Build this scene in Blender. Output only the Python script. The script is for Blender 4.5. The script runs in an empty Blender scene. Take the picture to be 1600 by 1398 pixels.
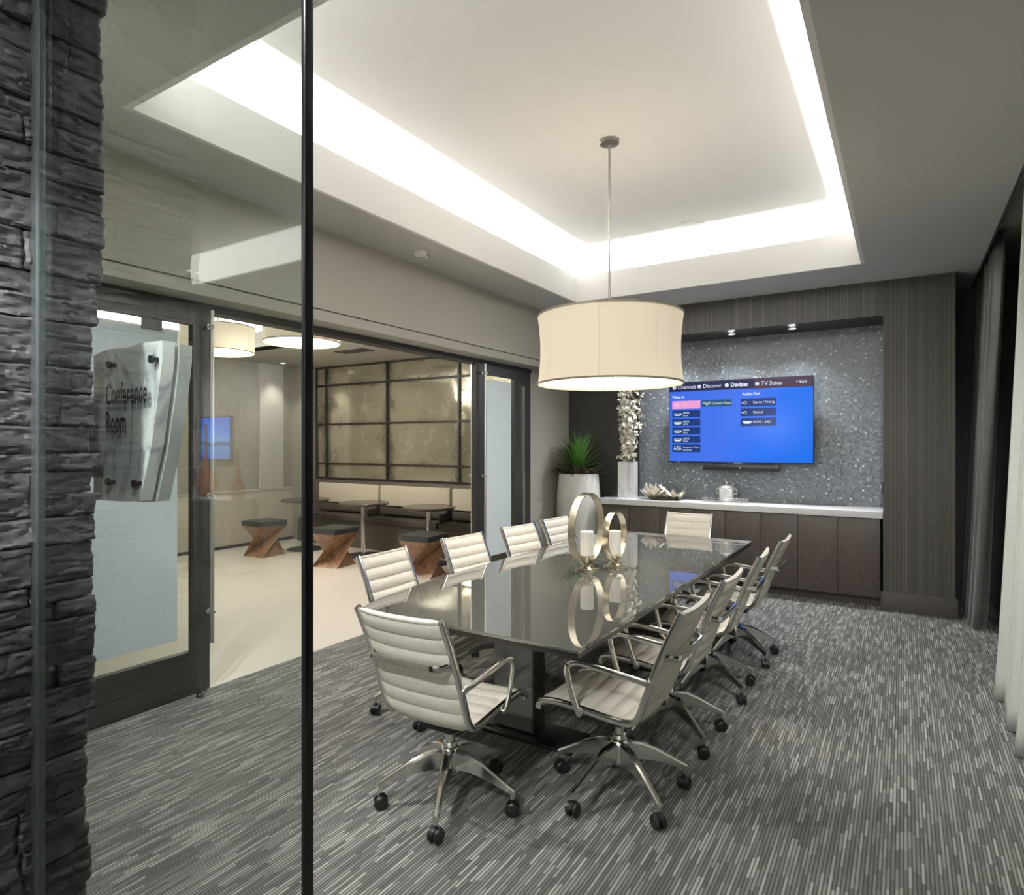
import bpy, bmesh, math, random
from mathutils import Vector, Matrix, noise
random.seed(7)
C = bpy.context.scene.collection
PI = math.pi
# ------------------------------------------------------------------ helpers
def nd(nt, t, **kw):
    n = nt.nodes.new(t)
    for k, v in kw.items(): setattr(n, k, v)
    return n
def mat(name, col=(.5,.5,.5), rough=.5, metal=0., spec=.5, emit=None, estr=1., coat=0.):
    m = bpy.data.materials.new(name); m.use_nodes = True
    b = m.node_tree.nodes['Principled BSDF']
    b.inputs['Base Color'].default_value = (*col, 1); b.inputs['Roughness'].default_value = rough
    b.inputs['Metallic'].default_value = metal; b.inputs['Specular IOR Level'].default_value = spec
    if coat: b.inputs['Coat Weight'].default_value = coat; b.inputs['Coat Roughness'].default_value = .02
    if emit:
        b.inputs['Emission Color'].default_value = (*emit, 1); b.inputs['Emission Strength'].default_value = estr
        if estr < 3: m.cycles.emission_sampling = 'NONE'
    return m
def bsdf(m): return m.node_tree.nodes['Principled BSDF']
def ramp(nt, stops):
    r = nd(nt, 'ShaderNodeValToRGB'); e = r.color_ramp.elements
    while len(e) < len(stops): e.new(.5)
    for i, (p, c) in enumerate(stops): e[i].position = p; e[i].color = (*c, 1)
    return r
def math_(nt, op, a, b=None, c=None):
    n = nd(nt, 'ShaderNodeMath', operation=op)
    for i, v in enumerate((a, b, c)):
        if v is None: continue
        if isinstance(v, (int, float)): n.inputs[i].default_value = v
        else: nt.links.new(v, n.inputs[i])
    return n.outputs[0]
def coords(nt):
    t = nd(nt, 'ShaderNodeTexCoord'); s = nd(nt, 'ShaderNodeSeparateXYZ')
    nt.links.new(t.outputs['Object'], s.inputs[0]); return t.outputs['Object'], s.outputs
def noise_mat(name, stops, scale=(1,1,1), nscale=5., rough=.5, detail=4., bump=0., metal=0., dist=0., coat=0., spec=.5):
    m = mat(name, rough=rough, metal=metal, coat=coat, spec=spec); nt = m.node_tree
    o, _ = coords(nt); mp = nd(nt, 'ShaderNodeMapping'); mp.inputs['Scale'].default_value = scale
    nt.links.new(o, mp.inputs[0]); n = nd(nt, 'ShaderNodeTexNoise')
    n.inputs['Scale'].default_value = nscale; n.inputs['Detail'].default_value = detail; n.inputs['Distortion'].default_value = dist
    nt.links.new(mp.outputs[0], n.inputs['Vector']); r = ramp(nt, stops)
    nt.links.new(n.outputs['Fac'], r.inputs[0]); nt.links.new(r.outputs[0], bsdf(m).inputs['Base Color'])
    if bump:
        b = nd(nt, 'ShaderNodeBump'); b.inputs['Strength'].default_value = bump; b.inputs['Distance'].default_value = .01
        nt.links.new(n.outputs['Fac'], b.inputs['Height']); nt.links.new(b.outputs[0], bsdf(m).inputs['Normal'])
    return m
def glass_mat(name, tint, extra=0.0, rough=0.0, flat=False):
    m = bpy.data.materials.new(name); m.use_nodes = True; nt = m.node_tree; nt.nodes.clear()
    out = nd(nt, 'ShaderNodeOutputMaterial'); lw = nd(nt, 'ShaderNodeLayerWeight'); lw.inputs['Blend'].default_value = .5
    p = math_(nt, 'POWER', lw.outputs['Facing'], 5.); f = math_(nt, 'MULTIPLY_ADD', p, .05 if flat else .9, .04 + extra)
    tr = nd(nt, 'ShaderNodeBsdfTransparent'); tr.inputs[0].default_value = (*tint, 1)
    gl = nd(nt, 'ShaderNodeBsdfGlossy'); gl.inputs['Roughness'].default_value = rough
    mx = nd(nt, 'ShaderNodeMixShader'); nt.links.new(f, mx.inputs[0])
    nt.links.new(tr.outputs[0], mx.inputs[1]); nt.links.new(gl.outputs[0], mx.inputs[2]); nt.links.new(mx.outputs[0], out.inputs[0])
    return m

class MB:
    """collects shapes; build() links them as one mesh object"""
    def __init__(s): s.v, s.f, s.m = [], [], []
    def add(s, vs, fs, mi=0):
        b = len(s.v); s.v += [tuple(v) for v in vs]
        for f in fs: s.f.append([b+i for i in f]); s.m.append(mi)
        return s
    def box(s, x0, x1, y0, y1, z0, z1, bev=0., mi=0, M=None):
        if bev:
            bm = bmesh.new(); bmesh.ops.create_cube(bm, size=1)
            for v in bm.verts:
                v.co = Vector(((x0+x1)/2+v.co.x*(x1-x0), (y0+y1)/2+v.co.y*(y1-y0), (z0+z1)/2+v.co.z*(z1-z0)))
            bmesh.ops.bevel(bm, geom=bm.edges[:], offset=bev, segments=2, profile=.6, affect='EDGES')
            bm.verts.index_update()
            vs = [v.co.copy() for v in bm.verts]; fs = [[v.index for v in f.verts] for f in bm.faces]; bm.free()
        else:
            vs = [Vector((x, y, z)) for x in (x0, x1) for y in (y0, y1) for z in (z0, z1)]
            fs = [[0,1,3,2],[4,6,7,5],[0,4,5,1],[2,3,7,6],[0,2,6,4],[1,5,7,3]]
        if M is not None: vs = [M @ v for v in vs]
        return s.add(vs, fs, mi)
    def lathe(s, prof, n=32, o=(0,0,0), mi=0, cap=True, M=None, a0=0., a1=2*PI):
        vs, fs = [], []; full = abs(a1-a0-2*PI) < 1e-6; cols = n if full else n+1
        for k in range(cols):
            a = a0+(a1-a0)*k/n
            for r, z in prof: vs.append(Vector((r*math.cos(a), r*math.sin(a), z)))
        L = len(prof)
        for k in range(n):
            k2 = (k+1) % cols
            for i in range(L-1): fs.append([k*L+i, k2*L+i, k2*L+i+1, k*L+i+1])
        if cap and full:
            if prof[0][0] > 1e-6: fs.append([k*L for k in range(n)][::-1])
            if prof[-1][0] > 1e-6: fs.append([k*L+L-1 for k in range(n)])
        vs = [v+Vector(o) for v in vs] if M is None else [M @ v for v in vs]
        return s.add(vs, fs, mi)
    def cyl(s, r, z0, z1, o=(0,0,0), n=24, mi=0, bev=0.):
        p = [(r, z0), (r, z1)] if not bev else [(r-bev, z0), (r, z0+bev), (r, z1-bev), (r-bev, z1)]
        return s.lathe(p, n, o, mi)
    def sweep(s, pts, sec, up=(0,0,1), mi=0, closed=False, cap=True, scales=None):
        """section points (a,b): a along side, b along up-ish"""
        P = [Vector(p) for p in pts]; n = len(P); vs, fs = [], []; L = len(sec); up = Vector(up)
        for i in range(n):
            if closed: t = P[(i+1) % n]-P[i-1]
            else: t = P[min(i+1, n-1)]-P[max(i-1, 0)]
            t.normalize(); side = t.cross(up)
            if side.length < 1e-4: side = t.cross(Vector((1,0,0)))
            side.normalize(); u = side.cross(t); k = scales[i] if scales else 1.
            for a, b in sec: vs.append(P[i]+side*a*k+u*b*k)
        for i in range(n if closed else n-1):
            j = (i+1) % n
            for k in range(L): fs.append([i*L+k, i*L+(k+1) % L, j*L+(k+1) % L, j*L+k])
        if cap and not closed: fs.append(list(range(L))[::-1]); fs.append([(n-1)*L+k for k in range(L)])
        return s.add(vs, fs, mi)
    def tube(s, pts, r, n=10, mi=0, closed=False, up=(0,0,1), scales=None):
        return s.sweep(pts, [(r*math.cos(2*PI*k/n), r*math.sin(2*PI*k/n)) for k in range(n)], up, mi, closed, True, scales)
    def poly(s, pts, d, mi=0):
        """outline pts (3D) extruded by vector d"""
        n = len(pts); P = [Vector(p) for p in pts]; d = Vector(d)
        fs = [list(range(n))[::-1], [n+i for i in range(n)]]+[[i, (i+1) % n, n+(i+1) % n, n+i] for i in range(n)]
        return s.add(P+[p+d for p in P], fs, mi)
    def mesh(s, name, mats, smooth=28):
        me = bpy.data.meshes.new(name); me.from_pydata(s.v, [], s.f)
        if not isinstance(mats, (list, tuple)): mats = [mats]
        for m in mats: me.materials.append(m)
        me.polygons.foreach_set('material_index', s.m)
        bm = bmesh.new(); bm.from_mesh(me); bmesh.ops.recalc_face_normals(bm, faces=bm.faces[:]); bm.to_mesh(me); bm.free()
        if smooth:
            me.polygons.foreach_set('use_smooth', [True]*len(me.polygons)); me.set_sharp_from_angle(angle=math.radians(smooth))
        else: me.polygons.foreach_set('use_smooth', [False]*len(me.polygons))
        me.update(); return me
    def build(s, name, mats, parent=None, smooth=28, loc=None):
        o = bpy.data.objects.new(name, s.mesh(name, mats, smooth)); C.objects.link(o)
        if parent: o.parent = parent
        if loc: o.location = loc
        return o
def struct(name, mb, m, parent=None, smooth=28):
    o = mb.build(name, m, parent, smooth); o['kind'] = 'structure'; return o
def thing(name, label, cat, loc=(0,0,0), rz=0, group=None):
    o = bpy.data.objects.new(name, None); C.objects.link(o); o.location = loc; o.rotation_euler = (0,0,rz)
    o.empty_display_size = .1; o['label'] = label; o['category'] = cat
    if group: o['group'] = group
    return o
def tag(o, label, cat, group=None):
    o['label'] = label; o['category'] = cat
    if group: o['group'] = group
    return o
def copy_tree(o, parent=None):
    c = o.copy(); C.objects.link(c)
    if parent: c.parent = parent
    for ch in list(o.children): copy_tree(ch, c)
    return c
def catmull(pts, n=8, closed=False):
    P = [Vector(p) for p in pts]; out = []; m = len(P)
    for i in range(m if closed else m-1):
        if closed: p0, p1, p2, p3 = P[i-1], P[i], P[(i+1) % m], P[(i+2) % m]
        else: p0, p1, p2, p3 = P[max(i-1,0)], P[i], P[i+1], P[min(i+2,m-1)]
        for k in range(n):
            t = k/n
            out.append(.5*((2*p1)+(p2-p0)*t+(2*p0-5*p1+4*p2-p3)*t*t+(3*p1-p0-3*p2+p3)*t**3))
    if not closed: out.append(P[-1])
    return out
def rect(w, h): return [(-w/2,-h/2),(w/2,-h/2),(w/2,h/2),(-w/2,h/2)]
def rrect(w, h, r, n=4):
    out = []
    for cx, cy, a in ((w/2-r,h/2-r,0),(-w/2+r,h/2-r,PI/2),(-w/2+r,-h/2+r,PI),(w/2-r,-h/2+r,1.5*PI)):
        for k in range(n+1): out.append((cx+r*math.cos(a+PI/2*k/n), cy+r*math.sin(a+PI/2*k/n)))
    return out
def text_geo(body, size, xs=1., align='LEFT', bold=0.):
    cu = bpy.data.curves.new('t', 'FONT'); cu.body = body; cu.size = size; cu.align_x = align; cu.resolution_u = 3; cu.offset = bold
    o = bpy.data.objects.new('t', cu); C.objects.link(o); dg = bpy.context.evaluated_depsgraph_get()
    me = bpy.data.meshes.new_from_object(o.evaluated_get(dg))
    vs = [(v.co.x*xs, v.co.y) for v in me.vertices]; fs = [list(p.vertices) for p in me.polygons]
    bpy.data.objects.remove(o); bpy.data.curves.remove(cu); bpy.data.meshes.remove(me); return vs, fs

# ------------------------------------------------------------------ materials
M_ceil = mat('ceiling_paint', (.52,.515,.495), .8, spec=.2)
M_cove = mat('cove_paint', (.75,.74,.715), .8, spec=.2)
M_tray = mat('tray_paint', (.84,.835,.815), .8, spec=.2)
M_wall = mat('beige_wall_paint', (.365,.35,.305), .75, spec=.25)
M_lwall = noise_mat('taupe_wallcovering', [(.3,(.225,.205,.165)),(.7,(.275,.25,.205))], (1,1,.05), 60, .7)
M_dark = mat('dark_wall', (.035,.032,.03), .55)
M_mbar = mat('dark_mirror_bar', (.022,.019,.015), .4)
M_black = mat('black_plastic', (.012,.012,.013), .4)
M_bronze = mat('dark_bronze_metal', (.042,.039,.038), .42, .3)
M_chrome = mat('polished_aluminium', (.76,.75,.725), .15, 1.)
M_steel = mat('brushed_steel', (.74,.73,.70), .34, 1.)
M_nick = mat('antique_nickel', (.27,.25,.22), .35, .9)
M_gold = mat('champagne_metal', (.72,.66,.52), .2, 1.)
M_leather = noise_mat('cream_leather', [(.3,(.63,.595,.525)),(.7,(.71,.67,.595))], (1,1,1), 40, .48, bump=.05)
M_tglass = mat('grey_back_painted_glass', (.10,.099,.089), .025)
bsdf(M_tglass).inputs['IOR'].default_value = 2.6
M_tframe = mat('table_dark_metal', (.05,.047,.043), .3, .6)
M_white = mat('white_plastic', (.75,.74,.72), .5)
M_counter = noise_mat('speckled_quartz', [(.30,(.36,.35,.34)),(.44,(.72,.72,.72)),(.6,(.84,.84,.85))], (1,1,1), 260, .22, 2)
M_cab = noise_mat('espresso_veneer', [(.3,(.042,.033,.029)),(.7,(.085,.066,.058))], (14,14,.7), 9, .42)
M_stone = None
M_wood = noise_mat('walnut_wood', [(.25,(.10,.05,.026)),(.5,(.25,.135,.075)),(.75,(.42,.25,.15))], (1,1,.18), 22, .42, 5, dist=.8)
M_cush = mat('charcoal_leather', (.028,.032,.032), .38)
M_ceramic = noise_mat('pale_concrete', [(.3,(.60,.60,.57)),(.7,(.70,.695,.66))], (1,1,1), 6, .55)
M_marb = noise_mat('white_marble', [(.42,(.74,.74,.73)),(.52,(.68,.68,.69)),(.56,(.42,.42,.45)),(.6,(.70,.70,.70))], (2.2,1,.8), 3, .3, 6, dist=1.5)
M_wax = mat('ivory_wax', (.86,.84,.79), .5)
M_leaf = noise_mat('green_leaf', [(.3,(.035,.12,.02)),(.7,(.13,.30,.06))], (1,1,1), 8, .4)
M_purp = noise_mat('plum_leaf', [(.3,(.06,.035,.04)),(.7,(.17,.11,.11))], (1,1,1), 9, .45)
M_petal = mat('cream_petals', (.82,.78,.68), .6)
M_twig = mat('brown_twig', (.05,.04,.03), .7)
M_soil = mat('dark_soil', (.02,.016,.012), .9)
M_shade = mat('lit_cream_shade', (.60,.53,.42), .8, emit=(1.,.85,.63), estr=.37)
M_diff = mat('lit_diffuser', (.8,.78,.72), .6, emit=(1.,.90,.80), estr=1.05)
M_seam = mat('shade_seam', (.45,.38,.28), .8, emit=(1,.84,.62), estr=.34)
M_trim = mat('shade_trim', (.22,.19,.13), .6)
M_lampon = mat('lit_lens', (.8,.8,.8), .4, emit=(1.,.97,.92), estr=6.)
M_strip = mat('lit_strip', (.8,.8,.8), .4, emit=(1.,.97,.93), estr=4.6)
M_lfloor = noise_mat('cream_floor', [(.3,(.64,.59,.515)),(.7,(.68,.63,.555))], (1,1,1), 2, .32)
M_film = bpy.data.materials.new('frosted_film'); M_film.use_nodes = True
nt_ = M_film.node_tree; nt_.nodes.clear(); o_ = nd(nt_, 'ShaderNodeOutputMaterial'); m1_ = nd(nt_, 'ShaderNodeMixShader'); m1_.inputs[0].default_value = .66
d_ = nd(nt_, 'ShaderNodeBsdfDiffuse'); d_.inputs[0].default_value = (.76,.82,.86,1); t_ = nd(nt_, 'ShaderNodeBsdfTranslucent'); t_.inputs[0].default_value = (.85,.91,.95,1)
nt_.links.new(d_.outputs[0], m1_.inputs[1]); nt_.links.new(t_.outputs[0], m1_.inputs[2]); nt_.links.new(m1_.outputs[0], o_.inputs[0])
M_pane = glass_mat('clear_glass', (.95,.965,.955))
M_part = glass_mat('green_tinted_glass', (.90,.93,.915), .012)
M_acryl = glass_mat('acrylic', (.97,.975,.975), .0, flat=True)
M_night = mat('night_window_glass', (.006,.007,.008), .05)
M_sheer = noise_mat('pale_linen', [(.3,(.50,.53,.50)),(.7,(.60,.63,.60))], (1,1,6), 90, .8)
M_satin = mat('charcoal_satin', (.085,.09,.085), .38)
bsdf(M_satin).inputs['Sheen Weight'].default_value = .3
M_orange = mat('orange_ceramic', (.75,.25,.09), .25)
M_pad = mat('oat_upholstery', (.50,.455,.36), .75)
M_padd = mat('brown_upholstery', (.05,.043,.036), .6)

def carpet_mat():
    m = mat('striped_carpet', rough=.95, spec=.1); nt = m.node_tree; o, s = coords(nt); L = nt.links.new
    u = math_(nt, 'DIVIDE', s['X'], .0138); cu = math_(nt, 'FLOOR', u)
    w1 = nd(nt, 'ShaderNodeTexWhiteNoise', noise_dimensions='1D'); L(cu, w1.inputs['W'])
    v = math_(nt, 'MULTIPLY_ADD', w1.outputs[0], 9.7, math_(nt, 'DIVIDE', s['Y'], .13)); cv = math_(nt, 'FLOOR', v)
    cb = nd(nt, 'ShaderNodeCombineXYZ'); L(cu, cb.inputs[0]); L(cv, cb.inputs[1])
    w2 = nd(nt, 'ShaderNodeTexWhiteNoise', noise_dimensions='2D'); L(cb.outputs[0], w2.inputs['Vector'])
    fr = math_(nt, 'FRACT', u); gap = math_(nt, 'POWER', math_(nt, 'ABSOLUTE', math_(nt, 'MULTIPLY', math_(nt, 'SUBTRACT', fr, .5), 2.)), 1.8)
    r = ramp(nt, [(0,(.135,.134,.126)),(.45,(.215,.213,.203)),(.8,(.33,.327,.312)),(1,(.49,.487,.467))]); L(w2.outputs[0], r.inputs[0])
    mx = nd(nt, 'ShaderNodeMix', data_type='RGBA'); L(gap, mx.inputs['Factor']); L(r.outputs[0], mx.inputs['A']); mx.inputs['B'].default_value = (.045,.044,.041,1)
    n = nd(nt, 'ShaderNodeTexNoise'); n.inputs['Scale'].default_value = 420; L(o, n.inputs['Vector'])
    m2 = nd(nt, 'ShaderNodeMix', data_type='RGBA', blend_type='MULTIPLY'); m2.inputs['Factor'].default_value = .7
    L(mx.outputs['Result'], m2.inputs['A']); rr = ramp(nt, [(.3,(.55,.55,.55)),(.7,(1.15,1.15,1.15))]); L(n.outputs['Fac'], rr.inputs[0]); L(rr.outputs[0], m2.inputs['B'])
    L(m2.outputs['Result'], bsdf(m).inputs['Base Color'])
    b = nd(nt, 'ShaderNodeBump'); b.inputs['Strength'].default_value = .4; b.inputs['Distance'].default_value = .004
    L(n.outputs['Fac'], b.inputs['Height']); L(b.outputs[0], bsdf(m).inputs['Normal']); return m
M_carpet = carpet_mat()
def mosaic_mat():
    m = mat('glass_mosaic', rough=.32); nt = m.node_tree; o, s = coords(nt); L = nt.links.new; T = .0235
    u = math_(nt, 'DIVIDE', s['X'], T); v = math_(nt, 'DIVIDE', s['Z'], T)
    cb = nd(nt, 'ShaderNodeCombineXYZ'); L(math_(nt, 'FLOOR', u), cb.inputs[0]); L(math_(nt, 'FLOOR', v), cb.inputs[1])
    w = nd(nt, 'ShaderNodeTexWhiteNoise', noise_dimensions='2D'); L(cb.outputs[0], w.inputs['Vector'])
    r = ramp(nt, [(0,(.115,.13,.152)),(.5,(.155,.178,.207)),(.90,(.20,.228,.262)),(.97,(.29,.32,.36)),(1,(.60,.64,.68))]); L(w.outputs[0], r.inputs[0])
    g = math_(nt, 'MAXIMUM', math_(nt, 'GREATER_THAN', math_(nt, 'FRACT', u), .87), math_(nt, 'GREATER_THAN', math_(nt, 'FRACT', v), .87))
    mx = nd(nt, 'ShaderNodeMix', data_type='RGBA'); L(g, mx.inputs['Factor']); L(r.outputs[0], mx.inputs['A']); mx.inputs['B'].default_value = (.17,.19,.21,1)
    L(mx.outputs['Result'], bsdf(m).inputs['Base Color'])
    w3 = nd(nt, 'ShaderNodeTexWhiteNoise', noise_dimensions='3D'); cb2 = nd(nt, 'ShaderNodeVectorMath', operation='ADD'); L(cb.outputs[0], cb2.inputs[0]); cb2.inputs[1].default_value = (3.3,8.1,5.)
    L(cb2.outputs[0], w3.inputs['Vector'])
    sb = nd(nt, 'ShaderNodeVectorMath', operation='SUBTRACT'); L(w3.outputs['Color'], sb.inputs[0]); sb.inputs[1].default_value = (.5,.5,.5)
    sc = nd(nt, 'ShaderNodeVectorMath', operation='SCALE'); L(sb.outputs[0], sc.inputs[0]); sc.inputs['Scale'].default_value = .16
    ge = nd(nt, 'ShaderNodeNewGeometry'); ad = nd(nt, 'ShaderNodeVectorMath', operation='ADD'); L(ge.outputs['Normal'], ad.inputs[0]); L(sc.outputs[0], ad.inputs[1])
    nn = nd(nt, 'ShaderNodeVectorMath', operation='NORMALIZE'); L(ad.outputs[0], nn.inputs[0]); L(nn.outputs[0], bsdf(m).inputs['Normal'])
    return m
M_mosaic = mosaic_mat()
def lines_mat():
    m = mat('ribbed_wood_panel', rough=.5); nt = m.node_tree; o, s = coords(nt); L = nt.links.new
    c = math_(nt, 'FLOOR', math_(nt, 'DIVIDE', math_(nt, 'ADD', s['X'], s['Y']), .0085))
    w = nd(nt, 'ShaderNodeTexWhiteNoise', noise_dimensions='1D'); L(c, w.inputs['W'])
    r = ramp(nt, [(0,(.034,.032,.028)),(.7,(.057,.053,.046)),(.9,(.108,.10,.085)),(1,(.15,.139,.117))]); L(w.outputs[0], r.inputs[0])
    n = nd(nt, 'ShaderNodeTexNoise'); n.inputs['Scale'].default_value = 1.3; L(o, n.inputs['Vector'])
    mx = nd(nt, 'ShaderNodeMix', data_type='RGBA'); L(n.outputs['Fac'], mx.inputs['Factor']); L(r.outputs[0], mx.inputs['A']); mx.inputs['B'].default_value = (.054,.050,.044,1)
    L(mx.outputs['Result'], bsdf(m).inputs['Base Color']); return m
M_panel = lines_mat()
def stone_mat():
    m = noise_mat('split_face_slate', [(.25,(.030,.030,.031)),(.55,(.045,.045,.046)),(.80,(.072,.071,.071))], (1,.7,2.0), 13, .6, 12, bump=.5, dist=.9); return m
M_stone = stone_mat()
def antique_mat():
    m = mat('antique_mirror', rough=.06, metal=1.); nt = m.node_tree; o, s = coords(nt); L = nt.links.new
    n = nd(nt, 'ShaderNodeTexNoise'); n.inputs['Scale'].default_value = 2.6; n.inputs['Detail'].default_value = 10; n.inputs['Roughness'].default_value = .65; n.inputs['Distortion'].default_value = .25
    L(o, n.inputs['Vector'])
    dx = math_(nt, 'MULTIPLY', math_(nt, 'ABSOLUTE', math_(nt, 'SUBTRACT', math_(nt, 'FRACT', math_(nt, 'DIVIDE', math_(nt, 'ADD', s['X'], 1.94), 1.41)), .5)), 2.)
    dz = math_(nt, 'MULTIPLY', math_(nt, 'ABSOLUTE', math_(nt, 'SUBTRACT', math_(nt, 'FRACT', math_(nt, 'DIVIDE', math_(nt, 'ADD', s['Z'], .697), .662)), .5)), 2.)
    e = math_(nt, 'POWER', math_(nt, 'MAXIMUM', dx, math_(nt, 'MULTIPLY', dz, .93)), 5.)
    f = math_(nt, 'SUBTRACT', n.outputs['Fac'], math_(nt, 'MULTIPLY', e, .26))
    r = ramp(nt, [(.12,(.10,.095,.075)),(.28,(.26,.25,.195)),(.40,(.50,.485,.385)),(.8,(.56,.545,.44))]); L(f, r.inputs[0]); L(r.outputs[0], bsdf(m).inputs['Base Color'])
    r2 = ramp(nt, [(.2,(.40,.40,.40)),(.40,(.10,.10,.10)),(.75,(.14,.14,.14))]); L(f, r2.inputs[0]); L(r2.outputs[0], bsdf(m).inputs['Roughness'])
    r3 = ramp(nt, [(.4,(.8,.8,.8)),(.7,(.66,.66,.66))]); L(f, r3.inputs[0]); L(r3.outputs[0], bsdf(m).inputs['Metallic'])
    return m
M_antique = antique_mat()

# ------------------------------------------------------------------ setting
ZC, ZU = 3.2, 3.74           # soffit and raised tray
CX0, CX1, CY0, CY1 = -3.11, -.32, 1.55, 6.3
XH, XD = -3.65, -3.87        # header face, door plane
struct('floor', MB().box(XD, 1.1, -4.2, 8.0, -.1, 0).box(-9.2, XD, -4.2, .8, -.1, 0), M_carpet)
struct('floor_lounge', MB().box(-9.4, XD-.001, .8, 8.0, -.1, 0), M_lfloor)
def holed(mb, x0, x1, y0, y1, hx0, hx1, hy0, hy1, z0, z1):
    mb.box(x0, hx0, y0, y1, z0, z1); mb.box(hx1, x1, y0, y1, z0, z1); mb.box(hx0, hx1, y0, hy0, z0, z1); mb.box(hx0, hx1, hy1, y1, z0, z1); return mb
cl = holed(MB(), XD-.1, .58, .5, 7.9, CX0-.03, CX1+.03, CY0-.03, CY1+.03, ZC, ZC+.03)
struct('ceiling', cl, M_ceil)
T = .03
lip = MB()
lip.box(CX0-T, CX0, CY0-T, CY1+T, ZC, 3.49); lip.box(CX1, CX1+T, CY0-T, CY1+T, ZC, 3.49)
lip.box(CX0, CX1, CY0-T, CY0, ZC, 3.49); lip.box(CX0, CX1, CY1, CY1+T, ZC, 3.49)
struct('trim_1', lip, M_cove)
W = .26
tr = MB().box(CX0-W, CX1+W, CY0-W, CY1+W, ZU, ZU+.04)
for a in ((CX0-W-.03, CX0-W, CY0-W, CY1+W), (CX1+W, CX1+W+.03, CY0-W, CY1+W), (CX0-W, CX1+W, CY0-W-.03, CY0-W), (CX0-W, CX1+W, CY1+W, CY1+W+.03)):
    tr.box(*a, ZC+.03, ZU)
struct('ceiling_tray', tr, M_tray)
struct('ceiling_lobby', MB().box(-9.4, 2.5, -4.2, .5, ZC, ZC+.1), M_ceil)
# left wall: header over the folding doors, groove, dark track, column
hd = MB().box(XD-.12, XH, .8, 7.6, 2.607, ZC).box(XD-.12, XH-.025, .8, 7.6, 2.596, 2.607).box(XD-.12, XH, .8, 7.6, 2.52, 2.596)
hd.box(XD-.12, XD, 6.57, 7.62, 0, 2.52)
hd.box(XD-.12, XD, .6, 1.2, 0, 2.52)
struct('wall_left', hd, M_wall)
struct('trim_2', MB().box(XD-.10, XD+.02, 1.2, 6.57, 2.47, 2.519), M_bronze)
# back wall: fascia, pillar, dark panel, mosaic
YF, YB = 7.06, 7.62
bw = MB().box(XD, -.17, YF, 7.2, 2.86, ZC).box(-.17, .406, YF, 7.9, 0, ZC)
struct('wall_back', bw, M_panel)
struct('ceiling_niche', MB().box(XD, -.17, 7.2, 7.75, 2.86, 2.92), M_dark)
struct('wall_niche', MB().box(-2.86, -.17, YB, YB+.1, .5, 2.86), M_mosaic)
struct('wall_niche_side', MB().box(XD, -2.86, YB-.004, YB+.1, 0, 2.86), M_dark)
struct('wall_niche_base', MB().box(-2.86, -.17, YB, YB+.1, 0, .5), M_dark)
struct('wall_corner', MB().box(.406, 1.1, 7.9, 8.0, 0, ZC+.2), M_dark)
struct('baseboard_back', MB().box(-.19, .425, YF-.025, YF, 0, .18, .004).box(.406, .425, YF, 7.9, 0, .18), mat('baseboard_paint', (.06,.055,.052), .5))
# right wall behind curtains
wr = MB().box(.95, 1.05, .6, 8.0, 2.75, 3.4).box(.95, 1.05, .6, 8.0, 0, .3).box(.58, 1.05, .5, 8.0, 3.38, 3.42)
wr.box(.95, 1.05, 7.3, 8.0, .3, 2.75)
struct('wall_right', wr, M_wall)
w1 = struct('window_1', MB().box(.99, 1.0, .6, 7.3, .3, 2.75), M_night)
fr = MB()
for y in (.6, 2.2, 3.8, 5.4, 7.24): fr.box(.96, .99, y, y+.06, .3, 2.75)
fr.box(.96, .99, .6, 7.3, 2.69, 2.75)
fr.build('window_frame', M_bronze, w1)
struct('trim_3', MB().box(.58, .60, .6, 7.85, ZC+.001, 3.30), mat('pocket_dark', (.05,.05,.048), .7))
struct('wall_front', MB().box(-3.99, -1.95, .55, .75, 0, ZC).box(.9, 1.1, .5, .62, 0, 3.4), M_wall)
# lounge shell
LX, LY, LZ = -8.85, 7.35, 2.93
lw = MB().box(LX-.1, LX, .8, 7.02, 0, 3.4).box(LX-.1, -8.6, 7.02, LY+.1, 0, 3.4)
struct('trim_5', MB().box(LX, LX+.035, 6.37, 6.82, .886, 2.93), noise_mat('washed_panel', [(.3,(.40,.375,.335)),(.7,(.45,.42,.375))], (1,1,.05), 60, .7))  # pilaster paler than the wall: the downlight's wash put into its colour
struct('wall_lounge_left', lw, M_lwall)
struct('wall_lounge_back', MB().box(-8.6, XD-.12, LY, LY+.1, 0, 3.4), M_lwall)
struct('wall_lounge_front', MB().box(LX, XD-.12, .7, .8, 0, 3.4), M_lwall)
struct('trim_4', MB().box(LX, LX+.012, .8, 7.02, 0, .87).box(LX, LX+.03, .8, 7.02, .86, .885), mat('wainscot_cream', (.46,.42,.355), .6))
struct('baseboard_lounge', MB().box(LX+.012, LX+.024, .8, 7.02, 0, .045), M_bronze)
lc = holed(MB(), LX, XD-.12, .8, LY, -8.55, -4.6, 2.4, 5.54, LZ, LZ+.05)
struct('ceiling_lounge', lc, M_wall)
lt = MB().box(-8.75, -4.4, 2.2, 5.74, 3.42, 3.46)
for a in ((-8.58, -8.55, 2.4, 5.54), (-4.6, -4.57, 2.4, 5.54), (-8.55, -4.6, 2.37, 2.4), (-8.55, -4.6, 5.54, 5.57)): lt.box(*a, LZ, 3.2)
for a in ((-8.78, -8.75, 2.2, 5.74), (-4.4, -4.37, 2.2, 5.74), (-8.75, -4.4, 2.17, 2.2), (-8.75, -4.4, 5.74, 5.77)): lt.box(*a, LZ+.05, 3.44)
struct('ceiling_lounge_tray', lt, M_cove)
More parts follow.
